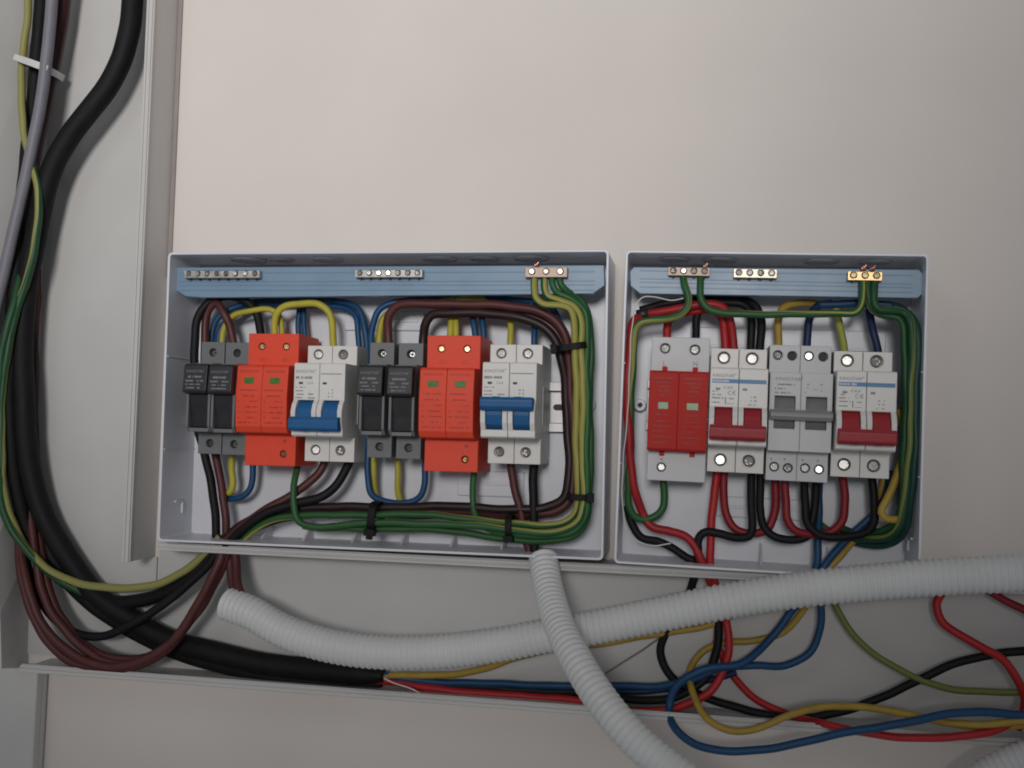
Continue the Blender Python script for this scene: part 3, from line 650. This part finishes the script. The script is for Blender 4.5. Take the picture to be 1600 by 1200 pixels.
EW('earth wire from the brass bar to the bottom screw of the first orange protector',
   [(851, 428, 42), (851, 450, 44), (856, 464, 44), (875, 470, 44), (895, 478, 43), (906, 494, 42), (909, 540, 41), (910, 640, 42), (911, 740, 42), (911, 790, 43), (903, 815, 44), (880, 829, 44), (830, 831, 44), (760, 824, 44), (680, 818, 44), (600, 817, 44), (530, 821, 44), (485, 822, 44), (466, 812, 43), (460, 790, 42), (460, 760, 40), (464, 728, 34), (466, 710, 30)], 5.7, ph=.65, tw=.002, share=.36)
EW('earth wire from the brass bar to the bottom of the second orange protector',
   [(863, 428, 42), (864, 446, 44), (872, 458, 43), (893, 468, 42), (910, 484, 40), (917, 510, 40), (917, 580, 40), (917, 680, 42), (917, 770, 42), (913, 808, 42), (895, 832, 42), (860, 838, 42), (800, 834, 41), (760, 824, 36), (744, 805, 32), (739, 775, 30), (741, 730, 28)], 5.5, ph=.35, tw=.0012, share=.2, m=EGO)
EW('rightmost green earth wire from the brass bar down to the bottom bundle',
   [(874, 428, 41), (876, 444, 42), (888, 456, 40), (905, 466, 36), (917, 484, 34), (922, 515, 33), (922, 600, 34), (922, 700, 36), (921, 780, 37), (915, 815, 37), (898, 836, 36), (860, 846, 36), (800, 842, 36), (720, 832, 36), (640, 826, 37), (560, 826, 38), (500, 826, 38), (474, 822, 37)], 5.6, ph=.2, share=.15)

# ------------------------------------------------------------------ wires in the narrower enclosure
def RW(label, pts, r, m, p=28, **k): return wire(label, pts, p, r, m, GR, **k)
EW('green and yellow wire from the left terminal bar looping left around the red protector',
   [(1067, 425, 42), (1069, 445, 45), (1074, 462, 46), (1074, 478, 46), (1064, 492, 46), (1045, 499, 45), (1018, 501, 44), (1001, 505, 44), (992, 516, 43), (989, 545, 42), (987, 620, 40), (985, 690, 38), (982, 750, 36), (984, 790, 34), (993, 808, 33), (1008, 812, 32), (1026, 806, 31), (1035, 795, 30), (1037, 775, 30), (1036, 735, 30)], 5.8, grp=GR, ph=.55, share=.28, tw=.004, m=EGO)
EW('long green wire running level from the left terminal bar to the bright brass bar',
   [(1095, 425, 42), (1095, 450, 45), (1097, 470, 46), (1106, 483, 46), (1128, 489, 46), (1180, 490, 46), (1250, 491, 46), (1310, 491, 46), (1336, 488, 46), (1346, 476, 46), (1348, 455, 45), (1347, 430, 42)], 5.8, grp=GR, ph=.6, share=.09, tw=.003)
EW('green wire from the bright brass bar bending right and down the right side',
   [(1367, 430, 42), (1366, 455, 45), (1367, 474, 46), (1375, 483, 46), (1395, 484, 45), (1414, 488, 43), (1421, 500, 45), (1424, 530, 45), (1423, 620, 45), (1419, 720, 45), (1414, 790, 44), (1404, 822, 42), (1388, 837, 36), (1352, 842, 24), (1305, 836, 12), (1272, 812, 8)], 6.2, grp=GR, ph=.55, share=.22, tw=.003, m=EDO)
EW('dark green wire beside it going down the right side of the narrower enclosure',
   [(1356, 430, 42), (1356, 460, 44), (1362, 482, 43), (1382, 493, 42), (1402, 498, 42), (1411, 512, 43), (1414, 545, 43), (1414, 640, 43), (1412, 730, 42), (1408, 790, 40), (1398, 815, 36), (1376, 830, 28), (1340, 834, 16), (1305, 822, 8)], 6.2, grp=GR, ph=.1, share=.12, m=EDO)
RW('dark teal green wire pressed against the right wall of the narrower enclosure', [(1395, 478, 32), (1418, 488, 36), (1431, 510, 42), (1432, 600, 43), (1428, 720, 43), (1421, 800, 38), (1408, 838, 30), (1380, 850, 20), (1335, 846, 10), (1300, 830, 7)], 6.2, WTEAL)
RW('red wire with black tape crossing the top left and running down the left wall',
   [(1148, 560, 28), (1145, 520, 29), (1140, 496, 31), (1128, 480, 33), (1108, 476, 34), (1070, 481, 35), (1030, 488, 34), (1006, 491, 32), (990, 500, 36), (985, 525, 39), (982, 580, 40), (981, 660, 40), (985, 720, 38), (994, 770, 36), (1004, 803, 31), (1016, 821, 32), (1045, 829, 33), (1072, 837, 34), (1085, 850, 35), (1094, 870, 36), (1104, 895, 34), (1113, 925, 24), (1122, 960, 16), (1123, 1000, 16), (1115, 1035, 18)], 6.8, WRM)
P_ = at(1003, 491, 32.3); ta = at(995, 492.5, 32.2); tb = at(1013, 489.5, 32.7)
tp = sweep('black_tape', [ta, (ta+tb)/2, tb], 3.6, BLACK, n=12); tp.parent = bpy.data.objects[[o.name for o in C.objects if o.get('label', '').startswith('red wire with black tape')][0]]
RW('red wire from the red protector across to the first red-lever breaker',
   [(1044, 545, 26), (1043, 518, 27), (1047, 500, 28), (1062, 490, 29), (1095, 483, 29), (1117, 486, 29), (1129, 500, 29), (1133, 525, 28), (1134, 560, 28)], 6.6, WR)
RW('black wire from the red protector across to the first red-lever breaker',
   [(1086, 545, 26), (1088, 515, 27), (1091, 492, 27), (1105, 476, 25), (1140, 472, 24), (1163, 477, 24), (1173, 495, 26), (1174, 520, 27), (1173, 560, 28)], 6.4, WK)
RW('black wire along the top left dropping into the first red-lever breaker',
   [(1000, 485, 20), (1040, 474, 20), (1100, 468, 18), (1160, 468, 20), (1180, 476, 24), (1188, 495, 26), (1188, 525, 28), (1186, 560, 28)], 6.6, WK)
RW('ochre yellow wire dropping into the left terminal of the grey changeover switch', [(1216, 555, 26), (1217, 520, 27), (1218, 498, 26), (1224, 482, 24), (1240, 474, 22), (1266, 473, 20), (1285, 478, 18)], 6.0, WYD)
RW('navy wire dropping into the grey changeover switch', [(1261, 555, 26), (1262, 525, 27), (1265, 498, 25), (1275, 480, 22), (1300, 474, 21)], 6.2, WDBL)
RW('blue wire along the top right of the narrower enclosure under the strip', [(1278, 476, 24), (1320, 475, 24), (1370, 476, 24), (1398, 479, 24), (1414, 488, 22), (1420, 512, 20), (1420, 580, 16), (1416, 680, 12), (1408, 790, 8)], 6.4, WB)
RW('olive yellow wire dropping into the left terminal of the rightmost breaker', [(1321, 562, 27), (1316, 525, 28), (1311, 500, 26), (1306, 482, 22)], 6.0, WYG)
RW('navy wire dropping into the right terminal of the rightmost breaker', [(1374, 562, 27), (1368, 528, 28), (1362, 505, 26), (1358, 484, 22)], 6.2, WDBL)
RW('red wire from the first red-lever breaker straight down and out into the lower trunking',
   [(1121, 725, 27), (1118, 760, 28), (1113, 810, 30), (1109, 855, 32), (1110, 890, 32), (1122, 925, 26), (1134, 965, 20), (1138, 1000, 22), (1131, 1045, 24), (1110, 1082, 26), (1065, 1103, 26), (1000, 1111, 24), (935, 1102, 20), (880, 1092, 16), (800, 1086, 15), (740, 1084, 16), (690, 1077, 17), (640, 1069, 17), (585, 1062, 18)], 6.6, WR)
RW('red jumper hanging from the first red-lever breaker across to the changeover switch',
   [(1132, 725, 26), (1130, 770, 27), (1134, 806, 28), (1150, 827, 29), (1180, 832, 28), (1200, 826, 26), (1209, 805, 25), (1211, 770, 25), (1211, 735, 25)], 6.6, WRD)
RW('red jumper from the changeover switch across to the rightmost breaker',
   [(1227, 735, 28), (1227, 780, 29), (1230, 812, 30), (1243, 830, 30), (1275, 836, 28), (1300, 832, 26), (1316, 815, 26), (1319, 780, 26), (1315, 735, 26)], 6.6, WRD)
RW('black wire from the first red-lever breaker looping left and down past the lower lip',
   [(1174, 725, 28), (1174, 780, 29), (1177, 818, 31), (1172, 836, 33), (1150, 841, 34), (1120, 834, 35), (1100, 832, 35), (1092, 842, 35), (1092, 865, 35), (1086, 900, 32), (1068, 945, 24), (1042, 988, 18), (1033, 1020, 16), (1042, 1048, 16), (1075, 1076, 16), (1130, 1100, 16), (1200, 1117, 18), (1270, 1120, 18), (1335, 1107, 18), (1410, 1074, 18), (1490, 1038, 18), (1560, 1022, 18), (1640, 1012, 18)], 6.4, WK)
RW('black jumper from the first red-lever breaker across to the changeover switch',
   [(1188, 725, 26), (1189, 790, 27), (1194, 825, 28), (1212, 841, 29), (1240, 844, 29), (1262, 836, 28), (1270, 815, 27), (1275, 780, 26), (1276, 735, 26)], 6.6, WK)
RW('black jumper from the changeover switch across to the rightmost breaker',
   [(1257, 735, 26), (1257, 785, 28), (1260, 815, 30), (1280, 834, 32), (1320, 838, 32), (1350, 834, 30), (1364, 818, 28), (1365, 785, 27), (1362, 735, 26)], 6.6, WK)
RW('navy wire slanting from the lower right down into the lower trunking', [(1390, 735, 14), (1386, 770, 15), (1370, 800, 18), (1335, 832, 20), (1300, 866, 24), (1284, 895, 26), (1284, 935, 20), (1280, 985, 18), (1264, 1020, 18), (1230, 1038, 20), (1180, 1040, 24), (1130, 1044, 26), (1080, 1062, 24), (1030, 1071, 20), (950, 1072, 16), (850, 1070, 14), (740, 1068, 14), (650, 1062, 16), (575, 1052, 20)], 6.0, WB)
RW('ochre wire slanting beside the navy one out of the narrower enclosure', [(1382, 740, 10), (1372, 790, 11), (1348, 828, 15), (1322, 858, 20), (1296, 888, 24), (1276, 920, 20), (1248, 962, 14), (1222, 990, 12), (1180, 1000, 12), (1135, 1003, 12), (1100, 1016, 13), (1080, 1045, 18), (1085, 1088, 32), (1108, 1125, 46), (1145, 1142, 49), (1195, 1136, 49), (1245, 1113, 46), (1300, 1102, 40), (1370, 1108, 38), (1440, 1122, 40), (1520, 1131, 46), (1640, 1124, 46)], 5.4, WYD)
RW('dark wire slanting from the changeover switch down to the lower lip', [(1282, 735, 14), (1279, 790, 15), (1277, 845, 22), (1277, 885, 24), (1262, 925, 20), (1236, 955, 18), (1206, 995, 20), (1160, 1036, 28), (1095, 1048, 32), (1060, 1070, 32), (1046, 1105, 32), (1056, 1140, 46), (1090, 1166, 52), (1145, 1174, 54), (1240, 1162, 54), (1340, 1142, 54), (1430, 1125, 52), (1510, 1114, 48), (1640, 1118, 46)], 6.2, WB)
RW('black wire along the lower left corner of the narrower enclosure', [(980, 790, 24), (988, 820, 26), (1000, 838, 27), (1028, 845, 28), (1052, 857, 29), (1075, 872, 30), (1098, 884, 30), (1112, 910, 26), (1122, 950, 18), (1122, 1010, 18), (1100, 1062, 22), (1050, 1090, 22), (980, 1092, 18), (900, 1082, 14), (780, 1076, 13), (660, 1070, 14), (575, 1060, 18)], 6.6, WK)
RW('pale yellow wire bulging right of the rightmost breaker and hooking left at the bottom', [(1405, 640, 30), (1413, 680, 34), (1411, 715, 36), (1400, 748, 38), (1384, 782, 40), (1376, 800, 41), (1384, 810, 41), (1412, 812, 40)], 6.2, WYD)
wire('thin white thread hanging beside the green wire at the left of the narrower enclosure', [(1068, 466, 47), (1050, 469, 44), (1022, 463, 42), (1004, 463, 42), (992, 478, 43), (987, 520, 44), (985, 570, 44), (981, 620, 44), (978, 680, 44), (974, 730, 42), (971, 775, 40), (976, 815, 38), (990, 840, 38), (1020, 853, 38), (1048, 849, 40)], 40, 1.1, WTH, None, name='thread', cat='thread', n=6)
# copper ends
for px, py, ln, r, own in ((838, 413, 9, 2.6, 'leftmost green and yellow'), (1102, 414, 13, 2.0, 'long green wire'), (1349, 417, 11, 3.0, 'green wire from the bright'), (1363, 419, 8, 2.4, 'dark green wire beside')):
    a_ = at(px-1, py+ln, 43); b_ = at(px+1, py-2, 46)
    for k in range(3):
        dx = Vector((k*.9-.9, k*.4, (k-1)*.5))
        e = sweep('copper_strand', [a_+dx, (a_+b_)/2+dx, b_+dx*1.3], r*.20, COPPER, n=6)
        e.parent = [o for o in C.objects if o.get('label', '').startswith(own)][0]

# ------------------------------------------------------------------ cables in the left trunking
def TW(label, pts, r, m, p=20, cat='cable', **k): return wire(label, pts, p, r, m, GT, cat=cat, name='cable', n=14, **k)
TW('very thick black cable sweeping down the left trunking and along the bottom',
   [(208, -40, 24), (207, 0, 24), (203, 45, 25), (190, 92, 26), (165, 140, 27), (133, 182, 28), (104, 220, 28), (82, 262, 28), (66, 320, 27), (52, 390, 26), (40, 460, 26), (35, 540, 26), (37, 620, 26), (42, 700, 24), (62, 790, 20), (100, 862, 18), (150, 928, 17), (205, 968, 16), (265, 1000, 16), (335, 1020, 17), (420, 1038, 18), (510, 1048, 19), (600, 1056, 20)], 16.5, WCAB, jig=.2, taper=9)
TW('second thick black cable below it along the bottom of the trunking',
   [(46, 520, 14), (46, 660, 14), (54, 780, 13), (75, 858, 11), (125, 925, 11), (190, 974, 11), (255, 1008, 12), (330, 1034, 13), (420, 1054, 14), (510, 1064, 14), (596, 1068, 15)], 13.5, WCAB, jig=.2, taper=14)
TW('grey flat cable slanting down across the other cables at top left',
   [(84, -40, 38), (78, 40, 38), (72, 100, 38), (62, 170, 38), (46, 250, 38), (28, 330, 38), (12, 400, 39), (-4, 470, 40), (-22, 560, 41)], 9.0, WGREY, jig=.1)
TW('dark purplish cable behind the grey cable at top left',
   [(104, -40, 22), (96, 20, 22), (84, 90, 22), (70, 160, 22), (54, 230, 20), (42, 310, 18), (36, 400, 14), (34, 500, 12), (36, 600, 12), (40, 700, 12), (62, 790, 12), (95, 860, 12)], 12.5, WDB, jig=.2)
TW('black cable along the far left wall of the trunking', [(66, -40, 20), (60, 60, 21), (52, 150, 22), (40, 260, 24), (30, 360, 26), (22, 460, 30), (16, 560, 32), (15, 660, 31), (26, 760, 26), (52, 850, 18), (98, 906, 14), (160, 937, 14), (220, 938, 18), (275, 918, 22), (315, 885, 26), (342, 845, 28)], 10.5, WCAB, jig=.3)
TW('black wire making a low loop across the trunking to the enclosure', [(22, 640, 18), (24, 740, 18), (34, 840, 20), (52, 915, 22), (84, 966, 24), (130, 992, 26), (172, 992, 28), (208, 974, 30), (252, 946, 30), (300, 908, 30), (335, 870, 30), (350, 840, 30)], 6.8, WK, cat='wire')
EW('green and yellow wire weaving down the left trunking and up to the enclosure',
   [(46, -40, 30), (42, 30, 30), (36, 90, 31), (33, 150, 33), (38, 205, 34), (50, 255, 35), (60, 305, 36), (60, 350, 36), (50, 405, 36), (36, 455, 35), (20, 510, 38), (9, 560, 39), (3, 630, 39), (2, 710, 38), (9, 780, 35), (30, 840, 30), (72, 886, 30), (125, 912, 30), (180, 920, 30), (235, 914, 30), (285, 894, 30), (320, 868, 30), (345, 838, 30)], 6.2, grp=GT, ph=.6, share=.62, tw=.00177, m=EPA)
EW('dark green wire beside the cables on the far left', [(52, 330, 14), (40, 400, 24), (28, 450, 34), (16, 495, 40), (3, 555, 41), (-3, 630, 40), (-3, 720, 39), (6, 800, 36), (40, 858, 32), (88, 902, 26), (130, 926, 20), (165, 944, 10), (205, 962, 4), (240, 978, 3)], 6.4, grp=GT, ph=.3, share=.1, m=EDO)
for i, (lab, pts) in enumerate((
    ('outermost brown wire looping lowest from the left trunking to the enclosure', [(52, 430, 8), (50, 560, 8), (40, 700, 10), (31, 800, 16), (33, 890, 30), (52, 965, 33), (92, 1020, 34), (145, 1045, 35), (200, 1045, 36), (250, 1022, 36), (290, 978, 36), (318, 930, 35), (340, 885, 34), (352, 845, 32)]),
    ('second brown wire of the low loop, just inside the outermost', [(56, 440, 8), (54, 560, 8), (52, 680, 10), (48, 790, 18), (57, 880, 26), (80, 955, 30), (120, 1005, 31), (165, 1032, 32), (212, 1037, 33), (258, 1014, 34), (298, 968, 34), (326, 920, 34), (346, 880, 33), (356, 845, 31)]),
    ('third brown wire of the low loop under the enclosure', [(58, 420, 6), (52, 600, 7), (52, 720, 9), (60, 830, 16), (71, 900, 22), (98, 968, 26), (145, 1018, 28), (205, 1030, 30), (262, 1010, 31), (306, 960, 31), (334, 912, 31), (352, 875, 31), (360, 845, 30)]),
    ('innermost brown wire of the low loop under the enclosure', [(46, 450, 10), (42, 600, 10), (40, 760, 10), (34, 840, 22), (41, 905, 33), (62, 968, 35), (105, 1016, 36), (160, 1040, 37), (215, 1036, 38), (266, 1004, 38), (306, 950, 37), (330, 905, 36), (345, 870, 34), (349, 842, 32)]))):
    TW(lab, pts, 7.0, WBR, cat='wire')
TW('brown wire dropping from the enclosure into the end of the white conduit', [(357, 842, 26), (360, 880, 28), (362, 915, 34), (368, 945, 44), (385, 965, 52)], 6.8, WBR, cat='wire')
TW('right-hand brown wire dropping from the enclosure into the white conduit', [(367, 842, 28), (369, 880, 32), (371, 912, 40), (380, 938, 48), (400, 960, 54)], 6.8, WBR, cat='wire')
# ------------------------------------------------------------------ loose wires in the lower trunking
def BW(label, pts, r, m, p=16, **k): return wire(label, pts, p, r, m, GB, **k)
BW('yellow wire from the cut black cable rising under the white conduit', [(575, 1060, 20), (620, 1056, 18), (680, 1056, 16), (740, 1048, 16), (800, 1030, 18), (870, 1014, 20), (960, 1002, 20), (1040, 989, 18), (1110, 974, 16), (1170, 950, 14)], 5.6, WYD)
BW('second blue wire lying along the lower trunking from the cut cable', [(575, 1056, 16), (640, 1066, 14), (740, 1072, 12), (850, 1076, 11), (950, 1079, 11), (1040, 1078, 12), (1110, 1062, 14), (1150, 1050, 16)], 5.4, WDBL)
BW('red wire curving from behind the blue loop along the bottom right', [(1118, 1000, 12), (1140, 1050, 12), (1172, 1086, 12), (1225, 1112, 14), (1290, 1133, 40), (1370, 1147, 46), (1460, 1153, 47), (1540, 1146, 46), (1590, 1122, 40), (1640, 1080, 30)], 6.2, WR)
BW('red wire snaking down at the right from under the white conduit', [(1492, 905, 14), (1474, 925, 15), (1463, 943, 16), (1470, 968, 18), (1495, 990, 20), (1535, 1012, 22), (1570, 1034, 22), (1592, 1066, 22), (1600, 1100, 20), (1590, 1140, 18)], 6.6, WR)
BW('short red wire at the far right edge under the white conduit', [(1520, 905, 16), (1560, 932, 17), (1600, 953, 18), (1640, 980, 18)], 6.6, WRD)
EW('thin yellow and green wire curving to the right edge of the lower trunking', [(1296, 920, 16), (1308, 952, 16), (1332, 988, 17), (1366, 1022, 18), (1410, 1050, 19), (1470, 1072, 19), (1540, 1081, 18), (1640, 1083, 18)], 5.4, grp=GB, ph=.75, share=.8, tw=.0, m=EDO)
BW('yellow wire along the bottom right corner under the blue loop', [(1470, 1128, 40), (1540, 1136, 42), (1640, 1132, 42)], 5.6, WYD)
wire('thin grey string slanting behind the crossing conduits', [(940, 1056, 8), (985, 1028, 10), (1042, 990, 12)], 10, 1.6, WGREY, None, name='string', cat='string', n=6)
wire('thin white thread lying on the end of the cut black cable', [(600, 1060, 36), (618, 1068, 36), (640, 1074, 35), (662, 1085, 34), (690, 1094, 33)], 34, 1.1, WTH, None, name='thread', cat='thread', n=6)

# ------------------------------------------------------------------ corrugated conduits
def conduit(label, pts, rpx, pitch_px):
    mid = min(pts, key=lambda q_: abs(q_[1]-1000)); k = pxmm(*mid); r = rpx*k; pitch = pitch_px*k
    L = resample(spline(path(pts)), pitch/6)
    pat = [1., 1.005, .99, .935, .905, .955]
    rad = [r*pat[i % 6] for i in range(len(L))]
    o_ = sweep('flexible_conduit', L, rad, CONDUIT, n=28, caps=False)
    tag(o_, label, 'conduit')
    q0 = L[:max(3, int(20/(pitch/6)))]
    sweep('inner_wall', q0, [r*.84]*len(q0), CONDUIT, o_, n=20, caps=False)
    d0 = (L[0]-L[2]).normalized()
    return o_
conduit('white corrugated conduit running long and nearly level across the lower trunking',
   [(356, 944, 46), (392, 957, 50), (440, 984, 54), (500, 1005, 57), (570, 1017, 58), (660, 1019, 58), (760, 1010, 58), (860, 992, 56), (960, 974, 56), (1060, 954, 57), (1160, 935, 60), (1260, 920, 62), (1370, 909, 64), (1480, 901, 64), (1560, 897, 64), (1660, 893, 64)], 26.5, 9.6)
conduit('white corrugated conduit hanging from the wider enclosure and crossing over the other',
   [(849, 873, 44), (853, 900, 54), (862, 940, 72), (877, 985, 95), (899, 1028, 115), (929, 1078, 132), (965, 1126, 146), (1008, 1170, 156), (1066, 1215, 164), (1130, 1260, 166), (1230, 1320, 160), (1380, 1390, 150)], 25.0, 11.0)
conduit('short white corrugated conduit cut off at the bottom right corner', [(1500, 1240, 40), (1556, 1203, 46), (1610, 1182, 50), (1680, 1168, 50)], 26, 10.)

# ------------------------------------------------------------------ cable ties
def tie(label, px, py, p, a, b, ang, width, m, head=None, tail=None, grp='black cable ties on the wire bundles'):
    """strap round a bundle: a = half width across (mm), b = half depth, ang = direction of the strap in the picture plane (deg)"""
    c = at(px, py, p); t = thing('cable_tie', label, 'cable tie', c.x, p, c.z, ang, grp)
    n = 28; s = MB(p); g = []
    for i in range(n):
        th = 2*math.pi*i/n; ca, sa = math.cos(th), math.sin(th)
        e = .62
        x = math.copysign(abs(ca)**e, ca); y = math.copysign(abs(sa)**e, sa)
        g.append([s.v(x*(a+d), p+y*(b+d), z) for d, z in ((0, -width/2), (0, width/2), (1.1, width/2), (1.1, -width/2))])
    for i in range(n):
        j = (i+1) % n
        for k in range(4): s.bm.faces.new((g[i][k], g[i][(k+1) % 4], g[j][(k+1) % 4], g[j][k]))
    s.build('strap', m, t, smooth=False)
    if head is not None:
        x = head*(a+.6)
        MB(p).box(x-2.2, x+2.2, p+b-3.5, p+b+2.4, -width*.75, width*.75).build('head', m, t, .4)
    if tail:
        MB(p).box(tail[0], tail[1], p+b-.5, p+b+.5, -width/2+.2, width/2-.2).build('tail', m, t, .2)
    return t
tie('black cable tie slanting round the green and brown bundle near the top right', 895, 544, 33, 10.6, 13.5, 9, 4.2, TIEB, -1.0)
tie('black cable tie round the vertical green bundle near the lower right', 906, 776, 37, 7.4, 9, -1, 4.2, TIEB, 1.0)
tie('black cable tie round the horizontal bundle below the third fuse holder', 588, 806, 36, 9.0, 12, 86, 5.2, TIEB, -1.1, (-15.5, -8))
tie('black cable tie round the horizontal bundle below the second orange protector', 798, 822, 37, 6.8, 10, 92, 4.4, TIEB, -1.05)
tie('translucent white cable tie strapping the cables at the top left', 66, 108, 26, 12.5, 14.5, -20, 5.0, TIEW, None, (-15, 15), None)
bpy.context.view_layer.update()
